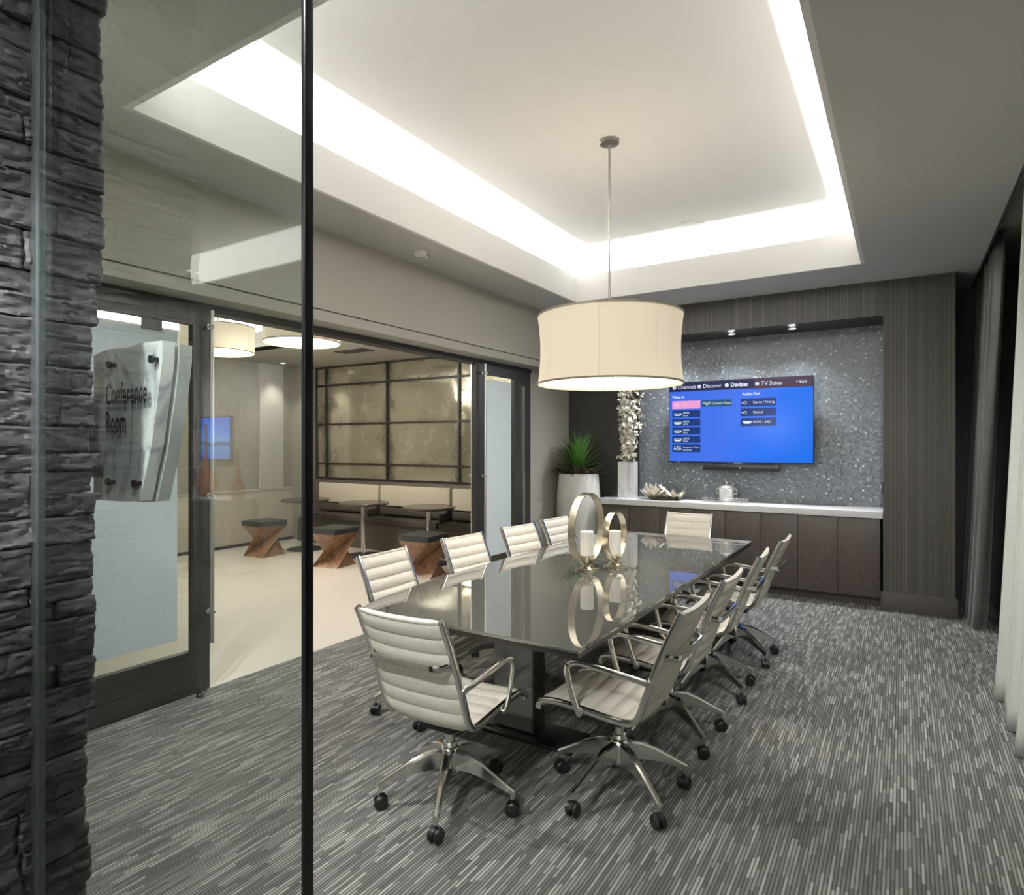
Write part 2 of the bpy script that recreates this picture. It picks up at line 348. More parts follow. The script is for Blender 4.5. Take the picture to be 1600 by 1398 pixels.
# lobby shell behind the viewpoint (seen mirrored in the glass)
struct('wall_lobby', MB().box(-9.4, 2.5, -3.8, -3.7, 0, ZC).box(-9.4, -9.3, -3.8, .8, 0, ZC).box(2.4, 2.5, -3.8, .6, 0, ZC).box(1.1, 2.5, .5, .6, 0, ZC).box(-9.3, -4., .6, .7, 0, ZC), mat('lobby_paint', (.62,.61,.58), .8))

# ------------------------------------------------------------------ sliding doors
def bar_handle(mb, x, y, z0, z1, d):
    mb.cyl(.0135, z0, z1, (x, y, 0), 14)
    for z in (z0+.2, 1.27, z1-.10):
        mb.tube([(x+.5*d, y, z), (x-d, y, z)], .009)
        mb.tube([(x-d*.55, y, z), (x-d*.80, y, z)], .018)
def sliding_door(n, y0, y1, stile, film, hy, rail, stile2=None, hy2=None):
    hy2 = hy2 or hy
    stile2 = stile2 or stile; y1_ = y1-stile2+stile
    sd = struct(n, MB().box(XD-.03, XD+.02, y0, y0+stile, .01, 2.47).box(XD-.03, XD+.02, y1-stile2, y1, .01, 2.47)
                .box(XD-.03, XD+.02, y0+stile, y1-stile2, 2.37, 2.47).box(XD-.03, XD+.02, y0+stile, y1-stile2, .01, rail), M_bronze)
    MB().box(XD-.009, XD-.001, y0+stile, y1-stile2, rail, 2.37).build('door_glass', M_pane, sd)
    MB().box(XD-.0005, XD+.001, film[0], film[1], film[2], film[3]).build('frosted_film', M_film, sd)
    h = MB(); bar_handle(h, XD+.075, hy, .32, 2.47, .055); h.build('door_handle', M_steel, sd)
    h = MB(); bar_handle(h, XD-.085, hy2, .32, 2.47, -.055); h.build('door_handle', M_steel, sd)
    return sd
d1 = sliding_door('door_1', 1.25, 2.405, .115, (1.4, 2.2, .37, 2.31), 2.386, .28)
MB().box(XD-.0, XD+.012, 1.98, 2.10, 2.30, 2.40).build('door_patch', M_bronze, d1)
d2 = sliding_door('door_2', 5.40, 6.55, .19, (5.62, 6.14, .37, 2.32), 5.497, .28, .37, 5.48)
MB().box(XD+.015, XD+.035, 6.36, 6.39, .02, 2.30).build('door_stile', M_steel, d2)
stp = MB().lathe([(.022,0),(.022,.012),(.014,.022),(.014,.03),(0,.034)], 16, (XD+.08, 2.3, 0)).build('door_stop', M_black)
tag(stp, 'small black door stop on the carpet at the foot of the sliding door', 'door stop')

# ------------------------------------------------------------------ slate pier
pier = MB(); z = 0.; SX = -1.74
rr = random.Random(3)
pier.box(-2.25, SX-.02, .262, .75, 0, ZC)
def stone(mb, y0, y1, z0, z1, p):
    nu, nv = max(4, int((y1-y0)/.0065)), max(4, int((z1-z0)/.0055)); off = Vector((rr.uniform(0,90), rr.uniform(0,90), rr.uniform(0,90)))
    tl, tw = rr.uniform(-.09,.09), rr.uniform(-.12,.12); vs, fs = [], []
    for i in range(nu+1):
        for j in range(nv+1):
            y = y0+(y1-y0)*i/nu; zz = z0+(z1-z0)*j/nv; q = Vector((0,y,zz))
            rdg = 1-abs(noise.noise(Vector((0, y*11+zz*16, zz*34-y*9))+off))*2.2
            h = noise.fractal(q*20+off, .8, 2.1, 4)*.005+noise.noise(Vector((0,y*7,zz*18))+off)*.005-max(0, rdg-.62)*.012+(.004 if noise.noise(Vector((0,y*13,zz*40))+off*1.3) > .12 else 0)
            ed = min(i, nu-i, 1); ez = min(j, nv-j, 1)
            x = SX+p+h+tl*(y-(y0+y1)/2)+tw*(zz-(z0+z1)/2)-.004*(1-ed)**2-.0035*(1-ez)**2
            jy = noise.noise(q*40+off)*.004*(1 if 0 < j < nv else .4); jz = noise.noise(q*31+off*.7)*.003
            vs.append((x, y+jy, zz+jz))
    W_ = nv+1
    for i in range(nu):
        for j in range(nv): fs.append([i*W_+j, (i+1)*W_+j, (i+1)*W_+j+1, i*W_+j+1])
    b = len(vs); ring = [i*W_ for i in range(nu+1)]+[nu*W_+j for j in range(1, W_)]+[i*W_+nv for i in range(nu-1, -1, -1)]+[j for j in range(nv-1, 0, -1)]
    for k in ring: vs.append((SX-.03, vs[k][1], vs[k][2]))
    for k in range(len(ring)): fs.append([ring[k], ring[(k+1) % len(ring)], b+(k+1) % len(ring), b+k])
    mb.add(vs, fs)
while z < ZC-.02:
    h = rr.choice((.045,.055,.065,.08,.095,.11)); h = min(h, ZC-z)
    y = .25+rr.uniform(-.008,.008); ye = (.765 if z < .9 else .781 if z < 1.95 else .797)+rr.uniform(-.007,.006)
    while y < ye-.03:
        l = rr.choice((.10,.16,.22,.30)); y2 = y+l
        if ye-y2 < .07: y2 = ye
        if h > .085 and rr.random() < .35:
            stone(pier, y+.002, y2-.002, z+.0015, z+h/2-.001, rr.uniform(-.005,.005)); stone(pier, y+.002, y2-.002, z+h/2+.001, z+h-.0015, rr.uniform(-.005,.005))
        else: stone(pier, y+.002, y2-.002, z+.0015, z+h-.0015, rr.uniform(-.006,.005))
        y = y2
    z += h
struct('wall_pier', pier, M_stone, smooth=24)

# ------------------------------------------------------------------ glass partition
gp = thing('glass_partition', 'frameless tinted glass pane with black edge standing beside the slate pier', 'glass panel', (-1.26,.65,0))
def at(o, mb): mb.v = [(Vector(v)-o.location)[:] for v in mb.v]; return mb
at(gp, MB().box(-1.713, -.79, .644, .656, .012, ZC-.012)).build('glass_pane', M_part, gp)
at(gp, MB().box(-.79, -.781, .6435, .6605, .012, ZC-.012, .002)).build('edge_seal', mat('black_edge', (.008,.009,.012), .25), gp)
at(gp, MB().box(-1.748, -1.713, .6405, .6595, 0, ZC, .002)).build('wall_channel', mat('blue_grey_metal', (.20,.23,.24), .35, .8), gp)
at(gp, MB().box(-1.70, -.79, .632, .668, 0, .012).box(-1.70, -.79, .632, .668, ZC-.012, ZC)).build('floor_channel', M_steel, gp)

# ------------------------------------------------------------------ sign
sg = thing('room_sign', 'white marble room sign reading Conference Room, jutting out past the slate pier', 'sign', (-1.8,.9,1.65))
YS = .93
o1 = [(x, YS, zz) for x, zz in ((-2.09,1.872),(-2.0,1.885),(-1.90,1.880),(-1.82,1.887),(-1.707,1.884),(-1.708,1.835),(-1.729,1.731),(-1.765,1.591),(-1.822,1.441),(-1.90,1.436),(-2.09,1.433))]
at(sg, MB().poly(o1, (0,.034,0))).build('front_slab', M_marb, sg, smooth=20)
o2 = [(x+.004, y+.045, zz-.004) for x, y, zz in o1]
at(sg, MB().poly(o2, (0,.036,0))).build('rear_slab', noise_mat('grey_marble', [(.4,(.40,.41,.40)),(.6,(.52,.53,.52))], (1,1,1), 7, .4), sg, smooth=20)
at(sg, MB().box(-2.2, -1.9, YS+.0341, YS+.0449, 1.5, 1.75).box(-2.2, -2.12, .76, YS+.05, 1.5, 1.75)).build('mounting_bracket', M_steel, sg)
KS = .916/.90
o3 = [(x*KS, .916, 1.6+(zz-1.6)*KS) for x, zz in ((-2.06,1.874),(-1.89,1.872),(-1.682,1.868),(-1.727,1.695),(-1.797,1.468),(-2.06,1.457))]
at(sg, MB().poly(o3, (0,.005,0))).build('acrylic_plate', M_acryl, sg)
for x, zz in ((-1.925,1.83),(-1.70,1.829),(-1.93,1.494),(-1.787,1.494)):
    Mx = Matrix.Translation((x*KS, .908, 1.6+(zz-1.6)*KS)) @ Matrix.Rotation(-PI/2, 4, 'X')
    at(sg, MB().lathe([(.0,0),(.0105,0),(.0115,.0015),(.0115,.0075),(.007,.008),(.007,.0225)], 18, M=Mx)).build('standoff', M_black, sg)
lt_ = MB()
for body, zz, w, capw in (('Conference', 1.716, .222, 'C'), ('Room', 1.636, .112, 'R')):
    vs, fs = text_geo(body, 1., 1., bold=.022); mx = max(v[0] for v in vs); mn = min(v[0] for v in vs)
    lt_.add([((-1.948+(a-mn)/(mx-mn)*w)*KS, .9148, 1.6+(zz-1.6+b*.086)*KS) for a, b in vs], fs)
at(sg, lt_).build('lettering', M_black, sg, smooth=0)

# ------------------------------------------------------------------ conference table
tb = thing('conference_table', 'long conference table with glossy grey glass top on dark metal legs', 'table', (-1.845,4.11,0))
TX0, TX1, TY0, TY1 = -2.54, -1.15, 2.355, 5.87
left_side = [(p.x, p.y) for p in catmull([(-2.425,TY0,0),(-2.50,2.62,0),(-2.55,3.2,0),(-2.565,4.1,0),(-2.55,5.0,0),(-2.50,5.6,0),(-2.425,TY1,0)], 6)]
def top_outline(d, z): return [(TX1-d, TY0+d, z), (TX1-d, TY1-d, z)]+[(x+d, min(max(y, TY0+d), TY1-d), z) for x, y in left_side[::-1]]
g_ = MB(); n_ = len(top_outline(0, 0)); rings = [top_outline(.002, .724), top_outline(0, .7265), top_outline(0, .7375), top_outline(.0025, .74)]
vs = [p for r in rings for p in r]
fs = [list(range(n_))[::-1], [3*n_+i for i in range(n_)]]+[[k*n_+i, k*n_+(i+1) % n_, (k+1)*n_+(i+1) % n_, (k+1)*n_+i] for k in range(3) for i in range(n_)]
at(tb, g_.add(vs, fs)).build('tabletop', M_tglass, tb, smooth=0)
at(tb, MB().poly(top_outline(.007, .70), (0,0,.0239))).build('top_frame', M_tframe, tb, smooth=0)
for y in (2.99, 5.24):
    l = at(tb, MB().box(-1.965, -1.70, y-.05, y+.06, .018, .70, .004)).build('pedestal', M_tframe, tb)
    at(tb, MB().box(-1.96, -1.712, y-.054, y-.049, .03, .69)).build('glass_cladding', M_tglass, l)
    at(tb, MB().box(-2.12, -1.45, y-.12, y+.13, 0, .018, .004)).build('base_plate', M_tframe, l)
at(tb, MB().box(-1.88, -1.79, 3.05, 5.18, .62, .70, .004)).build('cable_beam', M_tframe, tb)

# ------------------------------------------------------------------ chairs
def chair_meshes():
    prof = [(.305,.392),(.30,.418),(.275,.434),(.20,.441),(.09,.434),(-.03,.423),(-.105,.419),(-.150,.430),(-.178,.468),(-.203,.54),(-.245,.66),(-.297,.79),(-.358,.922)]
    P = catmull([(0, a, b) for a, b in prof], 14)
    s = [0.]
    for i in range(1, len(P)): s.append(s[-1]+(P[i]-P[i-1]).length)
    def at_s(q):
        for i in range(1, len(P)):
            if s[i] >= q: t = (q-s[i-1])/(s[i]-s[i-1]); return P[i-1].lerp(P[i], t)
        return P[-1].copy()
    tot = s[-1]; split = min(range(len(P)), key=lambda i: (P[i].y+.155)**2+(P[i].z-.434)**2); ss = s[split]
    pitch = .073
    def sling(q0, q1, top):
        mb = MB(); n = int((q1-q0)/.0052); nx = 10; hw = .208; rows = []
        for i in range(n+1):
            q = q0+(q1-q0)*i/n; p = at_s(q); t = (at_s(min(q+.004, tot))-at_s(max(q-.004, 0))).normalized(); nn = Vector((0, -t.z, t.y))
            if nn.z < 0 and abs(nn.z) > abs(nn.y): nn = -nn
            if abs(nn.y) >= abs(nn.z) and nn.y < 0: nn = -nn
            th = .0055+.0125*abs(math.sin(PI*(q-ss)/pitch))**.5
            e = min(q-q0, q1-q)
            if e < .008: th *= .55+.45*e/.008
            row = []
            for sg_ in (1, -1):
                xs = range(nx+1) if sg_ == 1 else range(nx, -1, -1)
                for k in xs:
                    x = -hw+2*hw*k/nx; c = 1-(x/hw)**2
                    row.append(Vector((x, p.y, p.z))+nn*(sg_*th*(1 if 0 < k < nx else .35)-.012*c))
            rows.append(row)
        L = 2*(nx+1)
        for r in rows: mb.v += [v[:] for v in r]
        for i in range(n):
            for k in range(L): mb.f.append([i*L+k, i*L+(k+1) % L, (i+1)*L+(k+1) % L, (i+1)*L+k]); mb.m.append(0)
        for b in (0, n*L):
            for k in range(nx): mb.f.append([b+k, b+k+1, b+L-2-k, b+L-1-k]); mb.m.append(0)
        return mb
    R = {}
    R['seat'] = sling(.004, ss-.001, False).mesh('seat', M_leather, 50)
    R['backrest'] = sling(ss+.001, tot-.004, True).mesh('backrest', M_leather, 50)
    for nm, sx in (('rail', 1), ('rail_', -1)):
        path = [(sx*.217, p.y, p.z) for p in P]
        R[nm] = MB().sweep(path, rrect(.022, .029, .006, 2), (0,.6,.8)).mesh('side_rail', M_chrome, 40)
        a = catmull([(sx*.222,-.228,.60),(sx*.238,-.20,.618),(sx*.242,-.11,.628),(sx*.242,.04,.642),(sx*.242,.105,.644),(sx*.242,.145,.622),(sx*.242,.146,.58),(sx*.241,.118,.48),(sx*.236,.092,.418),(sx*.222,.088,.415)], 6)
        R['arm'+nm] = MB().sweep(a, rrect(.014, .027, .005, 2), (0,-.6,.8)).mesh('armrest', M_chrome, 45)
    st = catmull([(-.217,-.272,.722),(-.195,-.29,.72),(-.168,-.328,.716),(-.10,-.333,.715),(.10,-.333,.715),(.168,-.328,.716),(.195,-.29,.72),(.217,-.272,.722)], 5)
    R['stretch'] = MB().sweep(st, rrect(.012, .031, .003, 2)).mesh('back_stretcher', M_chrome, 40)
    m = MB().box(-.085, .085, -.10, .15, .345, .395, .012).box(-.205, .205, -.09, -.06, .388, .404, .004).box(-.205, .205, .12, .15, .392, .408, .004)
    m.tube([(.05,.02,.37),(.20,.03,.365),(.25,.03,.362)], .006)
    R['mech'] = m.mesh('tilt_mechanism', M_black, 40)
    R['col'] = MB().lathe([(.030,.17),(.030,.262),(.027,.266),(.021,.268),(.021,.30),(.017,.302),(.017,.35)], 20).mesh('gas_lift', M_steel, 40)
    sb = MB().lathe([(.026,.125),(.042,.145),(.045,.225),(.036,.243),(.031,.246)], 24)
    for k in range(5):
        a = 2*PI*k/5; Mr = Matrix.Rotation(a, 4, 'Z')
        st_ = [(.030,.155,.235,.021),(.10,.152,.226,.019),(.17,.138,.196,.016),(.24,.116,.156,.0135),(.30,.095,.122,.012),(.318,.092,.112,.011)]
        vs, fs = [], []
        for r, zb, zt, w in st_:
            for x, zz in ((-w, zb), (w, zb), (w, zt-.008), (w*.55, zt), (-w*.55, zt), (-w, zt-.008)): vs.append(Mr @ Vector((r, x, zz)))
        for i in range(len(st_)-1):
            for q in range(6): fs.append([i*6+q, i*6+(q+1) % 6, (i+1)*6+(q+1) % 6, (i+1)*6+q])
        fs += [[0,1,2,3,4,5], [30+q for q in range(6)]]
        sb.add(vs, fs); sb.lathe([(.011,.072),(.011,.098)], 12, M=Mr @ Matrix.Translation((.306,0,0)))
    R['star'] = sb.mesh('star_base', M_chrome, 35)
    c = MB()
    for sx in (-1, 1):
        Mx = Matrix.Translation((0, sx*.016, .030)) @ Matrix.Rotation(PI/2, 4, 'X')
        c.lathe([(0,-.011),(.024,-.011),(.030,-.006),(.030,.006),(.024,.011),(0,.011)], 22, M=Mx)
    c.lathe([(.034,-.006),(.034,.006)], 12, M=Matrix.Translation((0,0,.030)) @ Matrix.Rotation(PI/2, 4, 'X'), a0=.3, a1=PI-.1)
    c.box(-.008, .008, -.012, .012, .03, .062, .003); c.cyl(.007, .055, .08)
    R['caster'] = c.mesh('caster', M_black, 40)
    return R
CM = chair_meshes()
def link(name, me, parent, loc=(0,0,0), rz=0):
    o = bpy.data.objects.new(name, me); C.objects.link(o); o.parent = parent; o.location = loc; o.rotation_euler = (0,0,rz); return o
CG = 'conference chairs around the table'
def make_chair(label, x, y, rz, star):
    t = thing('office_chair', label, 'chair', (x, y, 0), math.radians(rz), CG)
    up = []
    for nm, key in (('seat','seat'),('backrest','backrest'),('side_rail','rail'),('side_rail','rail_'),('armrest','armrail'),('armrest','armrail_'),('back_stretcher','stretch'),('tilt_mechanism','mech'),('gas_lift','col')):
        link(nm, CM[key], t)
    sb = link('star_base', CM['star'], t, rz=math.radians(star))
    for k in range(5):
        a = 2*PI*k/5; link('caster', CM['caster'], sb, (.306*math.cos(a), .306*math.sin(a), 0), a+rr.uniform(-1.2,1.2))
    return t
make_chair('cream ribbed swivel chair at the near end of the table, its back to us', -1.735, 2.235, 2, 7)
make_chair('cream ribbed swivel chair at the far end of the table, before the cabinets', -1.80, 5.85, 181, 20)
for i, (x, y, rz, lab) in enumerate((( -1.115, 2.71, 90, 'cream ribbed swivel chair on the curtain side of the table, nearest of that row'),
    (-1.115, 3.40, 90, 'second cream swivel chair along the curtain side of the table'),
    (-1.105, 4.18, 93, 'third cream swivel chair along the curtain side of the table'),
    (-1.085, 4.93, 90, 'cream swivel chair on the curtain side of the table, nearest the cabinets'))):
    make_chair(lab, x, y, rz, 18)
for i, (x, y, rz, lab) in enumerate(((-2.46, 2.94, -88, 'cream ribbed swivel chair on the lounge side of the table, nearest the glass'),
    (-2.46, 3.74, -95, 'second cream swivel chair along the lounge side of the table'),
    (-2.42, 4.45, -98, 'third cream swivel chair along the lounge side of the table'),
    (-2.41, 5.12, -95, 'cream swivel chair on the lounge side of the table, nearest the planter'))):
    make_chair(lab, x, y, rz, 30+i*9)

# ------------------------------------------------------------------ ring candle holders
def ring_holder(label, x, y, D, bw_, cr, ch_, cz):
    t = thing('candle_holder', label, 'candle holder', (x, y, .7401), 0, 'ring candle holders on the table')
    zc = .045+D/2; pts = [(0, D/2*math.cos(2*PI*k/72), zc+D/2*math.sin(2*PI*k/72)) for k in range(72)]
    MB().sweep(pts, rect(bw_, .006), (1,0,0) if False else (1,.001,0), closed=True).build('ring', M_gold, t, 50) if False else None
    mb = MB(); vs, fs = [], []
    for k in range(72):
        a = 2*PI*k/72
        for r in (D/2, D/2-.007):
            for xx in (-bw_/2, bw_/2): vs.append((xx, r*math.cos(a), zc+r*math.sin(a)))
    for k in range(72):
        b, c = k*4, ((k+1) % 72)*4
        fs += [[b, b+1, c+1, c], [b+2, c+2, c+3, b+3], [b, c, c+2, b+2], [b+1, b+3, c+3, c+1]]
    mb.add(vs, fs); mb.build('ring', M_gold, t, 50)
    mb = MB()
    for a in (PI/4, -PI/4):
        Mr = Matrix.Rotation(a, 4, 'Z'); mb.box(-.085, .085, -.011, .011, 0, .009, .002, M=Mr)
        pts = catmull([(.05*s_, 0, zz) for s_, zz in ((-1.1,.009),(-.6,.03),(0,.045),(.6,.03),(1.1,.009))], 5)
        mb.sweep([Mr @ p for p in pts], rect(.02, .005))
    mb.build('cross_foot', M_gold, t)
    MB().cyl(cr*1.12, cz-.008, cz, n=28).cyl(.012, .045, cz-.008).build('candle_plate', M_gold, t)
    c = thing('candle', label.replace('ring candle holder', 'pillar candle inside the ring holder').replace(' holding a candle',''), 'candle', (x, y, .7401+cz+.0005), 0, 'pillar candles on the table')
    MB().lathe([(cr-.004,0),(cr,.003),(cr,ch_-.004),(cr-.004,ch_),(cr*.5,ch_-.003),(0,ch_-.004)], 32).build('wax', M_wax, c)
    MB().tube([(0,0,ch_-.005),(.001,0,ch_+.006),(.003,0,ch_+.012)], .0012, 6).build('wick', M_black, c)
ring_holder('tall champagne metal ring candle holder on the table, the larger', -1.848, 3.912, .485, .052, .046, .165, .10)
ring_holder('short champagne metal ring candle holder on the table, the smaller', -1.738, 4.142, .345, .046, .042, .165, .085)

# ------------------------------------------------------------------ drum pendants
def pendant(label, x, y, z0, z1, r, ztop, group=None, seams=8, waist=.02):
    t = thing('pendant_lamp', label, 'pendant lamp', (x, y, ztop), 0, group)
    H = z1-z0; prof = []
    for i in range(17):
        q = i/16; prof.append((r-waist*math.sin(PI*q)**.8*r/.5, z0-ztop+H*q))
    n = 64; mb = MB(); mb.lathe(prof, n, cap=False); mb.lathe([(a-.004, b) for a, b in prof][::-1], n, cap=False)
    sh = mb.build('lamp_shade', M_shade, t, 60)
    for k in range(seams):
        a = 2*PI*(k+.35)/seams; MB().tube([(p[0]*math.cos(a)*1.001, p[0]*math.sin(a)*1.001, p[1]) for p in prof], .0018, 5, up=(math.cos(a), math.sin(a), .01)).build('seam', M_seam, sh)
    mb = MB()
    for q in (0, 16): mb.lathe([(prof[q][0]-.006, prof[q][1]-.006), (prof[q][0]+.003, prof[q][1]-.006), (prof[q][0]+.003, prof[q][1]+.007), (prof[q][0]-.006, prof[q][1]+.007), (prof[q][0]-.006, prof[q][1]-.006)], n, cap=False)
    mb.build('rim_trim', M_trim, sh)
    MB().cyl(r-.008, z0-ztop+.012, z0-ztop+.016, n=64).build('diffuser', M_diff, t)
    mb = MB().tube([(-r+.01,0,z0-ztop+.004),(r-.01,0,z0-ztop+.004)], .004, 6).tube([(0,-r+.01,z0-ztop+.004),(0,r-.01,z0-ztop+.004)], .004, 6)
    mb.lathe([(0,-.018),(.008,-.014),(.012,-.004),(.012,.006)], 12, (0,0,z0-ztop)); mb.v = [(Matrix.Rotation(.5, 3, 'Z') @ Vector(v))[:] for v in mb.v]
    mb.build('spider_bar', M_steel, t)
    mb = MB().cyl(.0075, z0-ztop+.016, -.02, n=10); mb.build('stem', M_nick, t)
    MB().lathe([(0,-.032),(.012,-.032),(.066,-.026),(.07,-.02),(.07,0)], 28).build('canopy', M_nick, t)
    return t
pendant('large cream drum pendant lamp hanging over the conference table', -1.752, 4.075, 2.028, 2.50, .505, 3.739)
pendant('cream drum pendant lamp in the lounge, seen next to the near sliding door', -7.21, 4.61, 2.75, 3.06, .425, 3.419, 'lounge pendant lamps', 6, .0)
pendant('cream drum pendant lamp in the lounge, under the middle of the door header', -5.84, 4.77, 2.77, 3.08, .425, 3.419, 'lounge pendant lamps', 6, .0)

# ------------------------------------------------------------------ sideboard
CXL, CXR = -3.17, -.172
n_doors = 8; dw = (CXR-.022-CXL-.004)/n_doors
names = ('the one nearest the planter', 'second from the planter', 'second from the ribbed pillar', 'the one against the ribbed pillar')
for c in range(4):
    x0 = CXL+.004+c*2*dw; x1 = x0+2*dw
    t = thing('base_cabinet', 'dark espresso two-door base cabinet under the counter, '+names[c], 'cabinet', ((x0+x1)/2, 7.35, 0), 0, 'sideboard base cabinets')
    at(t, MB().box(x0+.001, x1-.001, 7.125, 7.605, .09, .878).box(x0+.001, x1-.001, 7.19, 7.605, 0, .09)).build('cabinet_body', M_cab, t)
    for d in range(2):
        a = x0+d*dw; at(t, MB().box(a+.002, a+dw-.002, 7.103, 7.124, .095, .872, .0015)).build('door', M_cab, t)
ct = MB().box(CXL-.02, CXR, 7.07, 7.612, .8785, .944, .004).build('countertop', M_counter)
tag(ct, 'long pale speckled stone countertop over the dark cabinets', 'countertop')
ol = thing('wall_outlet', 'small dark outlet plate on the niche side of the ribbed pillar', 'outlet', (-.1705,7.2,1.17))
MB().box(-.014, 0, -.035, .035, -.06, .06, .003).build('cover_plate', M_black, ol)

# planter
pl = thing('planter', 'tall pale concrete floor planter with spiky green plant in the corner', 'planter', (-3.53,7.22,0))
MB().lathe([(.19,0),(.20,.004),(.255,.35),(.282,.72),(.280,.95),(.258,1.20),(.252,1.235),(.235,1.235),(.235,1.19),(0,1.19)], 48).build('pot', M_ceramic, pl)
MB().lathe([(0,1.205),(.234,1.195)], 32, cap=False).build('soil', M_soil, pl)
def blade(mb, base, az, l, w, lean, droop, n=7, curl=0.):
    d = Vector((math.cos(az), math.sin(az), 0)); side = Vector((-math.sin(az), math.cos(az), 0)); P = Vector(base); ang = lean; vs, fs = [], []
    for i in range(n+1):
        q = i/n; ww = w*(math.sin(PI*min(1, q*.92+.1))**.7)*(1-q**4*.95)
        up = (Vector((0,0,1))*math.cos(ang+PI/2)+d*math.sin(ang+PI/2))
        vs += [P-side*ww+up*(-ww*.25), P+up*(ww*.1), P+side*ww+up*(-ww*.25)]
        P = P+(Vector((0,0,1))*math.cos(ang)+d*math.sin(ang))*(l/n); ang += droop/n
    for i in range(n):
        for k_ in (0, 1): fs.append([i*3+k_, i*3+k_+1, i*3+k_+4, i*3+k_+3])
    mb.add(vs, fs)
r2 = random.Random(11); f = MB()
for i in range(80):
    q = (i+.5)/80; az = i*2.399; lean = .15+1.2*q
    blade(f, (.03*math.cos(az), .03*math.sin(az), 1.22+.14*(1-q)), az, r2.uniform(.42,.54)*(1-.3*q), r2.uniform(.019,.027), lean, r2.uniform(.1,.45)+.4*q)
f.build('spiky_foliage', M_leaf, pl, 60)
f = MB()
for i in range(46):
    az = r2.uniform(0, 2*PI); b = (.15*math.cos(az), .15*math.sin(az), 1.2)
    blade(f, b, az+r2.uniform(-.4,.4), r2.uniform(.2,.36), r2.uniform(.012,.024), r2.uniform(.35,.9), r2.uniform(.5,1.5))
f.build('trailing_foliage', M_purp, pl, 60)
# vase with blossoms
vs_ = thing('flower_vase', 'tall square white marble vase of cream blossom branches on the counter', 'vase', (-2.93,7.40,.9445), math.radians(8))
v = MB(); hw = .102
for s_ in (hw, hw-.012):
    pass
v.box(-hw, hw, -hw, hw, 0, .012); v.box(-hw, -hw+.012, -hw, hw, .012, .445); v.box(hw-.012, hw, -hw, hw, .012, .445); v.box(-hw+.012, hw-.012, -hw, -hw+.012, .012, .445); v.box(-hw+.012, hw-.012, hw-.012, hw, .012, .445)
v.build('vase_body', M_marb, vs_, 20)
br, bl = MB(), MB(); r3 = random.Random(5)
def blossom(p, s):
    n = r3.choice((4,5)); ax = Vector((r3.uniform(-1,1), r3.uniform(-1,.3), r3.uniform(-.3,1))).normalized(); e1 = ax.orthogonal().normalized(); e2 = ax.cross(e1)
    for k_ in range(n):
        a = 2*PI*k_/n+r3.uniform(-.2,.2); d = e1*math.cos(a)+e2*math.sin(a); sd = ax.cross(d)
        bl.add([p, p+d*s*.55+sd*s*.38+ax*s*.12, p+d*s+ax*s*.38, p+d*s*.55-sd*s*.38+ax*s*.12, p+d*s*.5+ax*s*.02], [[0,1,4],[1,2,4],[2,3,4],[3,0,4]])
for i in range(15):
    a = r3.uniform(0, 2*PI); sp_ = r3.uniform(.02,.17); top = Vector((sp_*math.cos(a), sp_*math.sin(a)*.8, r3.uniform(.95,1.36)))
    base = Vector((r3.uniform(-.05,.05), r3.uniform(-.05,.05), .05)); mid = base.lerp(top, .5)+Vector((r3.uniform(-.03,.03), r3.uniform(-.03,.03), 0)); mid.x = max(-.08, min(.08, mid.x)); mid.y = max(-.08, min(.08, mid.y))
    pts = catmull([base, Vector((base.x*1.2, base.y*1.2, .44)), mid+Vector((0,0,.12)), top], 6); br.tube(pts, .004, 6, scales=[1.1-.7*j/len(pts) for j in range(len(pts))])
    for p in pts[7:]:
        for q in range(3):
            blossom(p+Vector((r3.gauss(0,.028), r3.gauss(0,.028), r3.gauss(0,.028))), r3.uniform(.022,.038))
    if r3.random() < .6:
        m_ = pts[12]; e = m_+Vector((r3.uniform(-.12,.16), r3.uniform(-.1,.05), .08)); br.tube([m_, m_.lerp(e,.5)+Vector((0,0,.02)), e], .0025, 5)
        blossom(e, .028); blossom(m_.lerp(e, .6), .024)
br.build('branches', M_twig, vs_); bl.build('blossoms', M_petal, vs_, 0)
# leaf bowl
lb = thing('leaf_bowl', 'cream decorative bowl of curled metal leaves on the counter', 'bowl', (-2.43,7.34,.9445), math.radians(10))
M_ivory = noise_mat('ivory_enamel', [(.35,(.42,.36,.27)),(.5,(.74,.69,.58)),(.8,(.80,.76,.66))], (1,1,1), 14, .35, metal=0.)
def petal(mb, base, az, l, w, lean, curl, n=9):
    d = Vector((math.cos(az), math.sin(az), 0)); sd = Vector((-math.sin(az), math.cos(az), 0)); P = Vector(base); ang = lean; vs, fs = [], []
    for i in range(n+1):
        q = i/n; ww = w*math.sin(PI*(q*.86+.10))**.8*(1 if q < .98 else .05); t = Vector((0,0,1))*math.cos(ang)+d*math.sin(ang); nn = sd.cross(t)
        for j in range(5):
            c = (j-2)/2; vs.append(P+sd*ww*c+nn*(abs(c)**1.5*ww*.45))
        P = P+t*(l/n); ang += curl/n
    for i in range(n):
        for j in range(4): fs.append([i*5+j, i*5+j+1, i*5+j+6, i*5+j+5])
    mb.add(vs, fs)
for gx, layers in ((-.15, ((11,.17,.026,1.05),(9,.17,.022,.55),(5,.15,.018,.15))), (.12, ((8,.20,.034,1.25),(7,.17,.028,.95)))):
    for cnt, l, w, lean in layers:
        for k_ in range(cnt):
            az = 2*PI*(k_+.3*cnt)/cnt
            m_ = MB(); petal(m_, (gx+.02*math.cos(az), .02*math.sin(az), .022), az, l*(1+.15*math.sin(k_*2.1)), w, lean, -.12)
            if gx > 0 and math.cos(az) > .6: m_ = MB(); petal(m_, (gx+.02, .02*math.sin(az), .022), az*.5, l*1.4, w*1.1, 1.05, -.2)
            po = m_.build('leaf', M_ivory, lb, 60); sm = po.modifiers.new('s', 'SOLIDIFY'); sm.thickness = .004
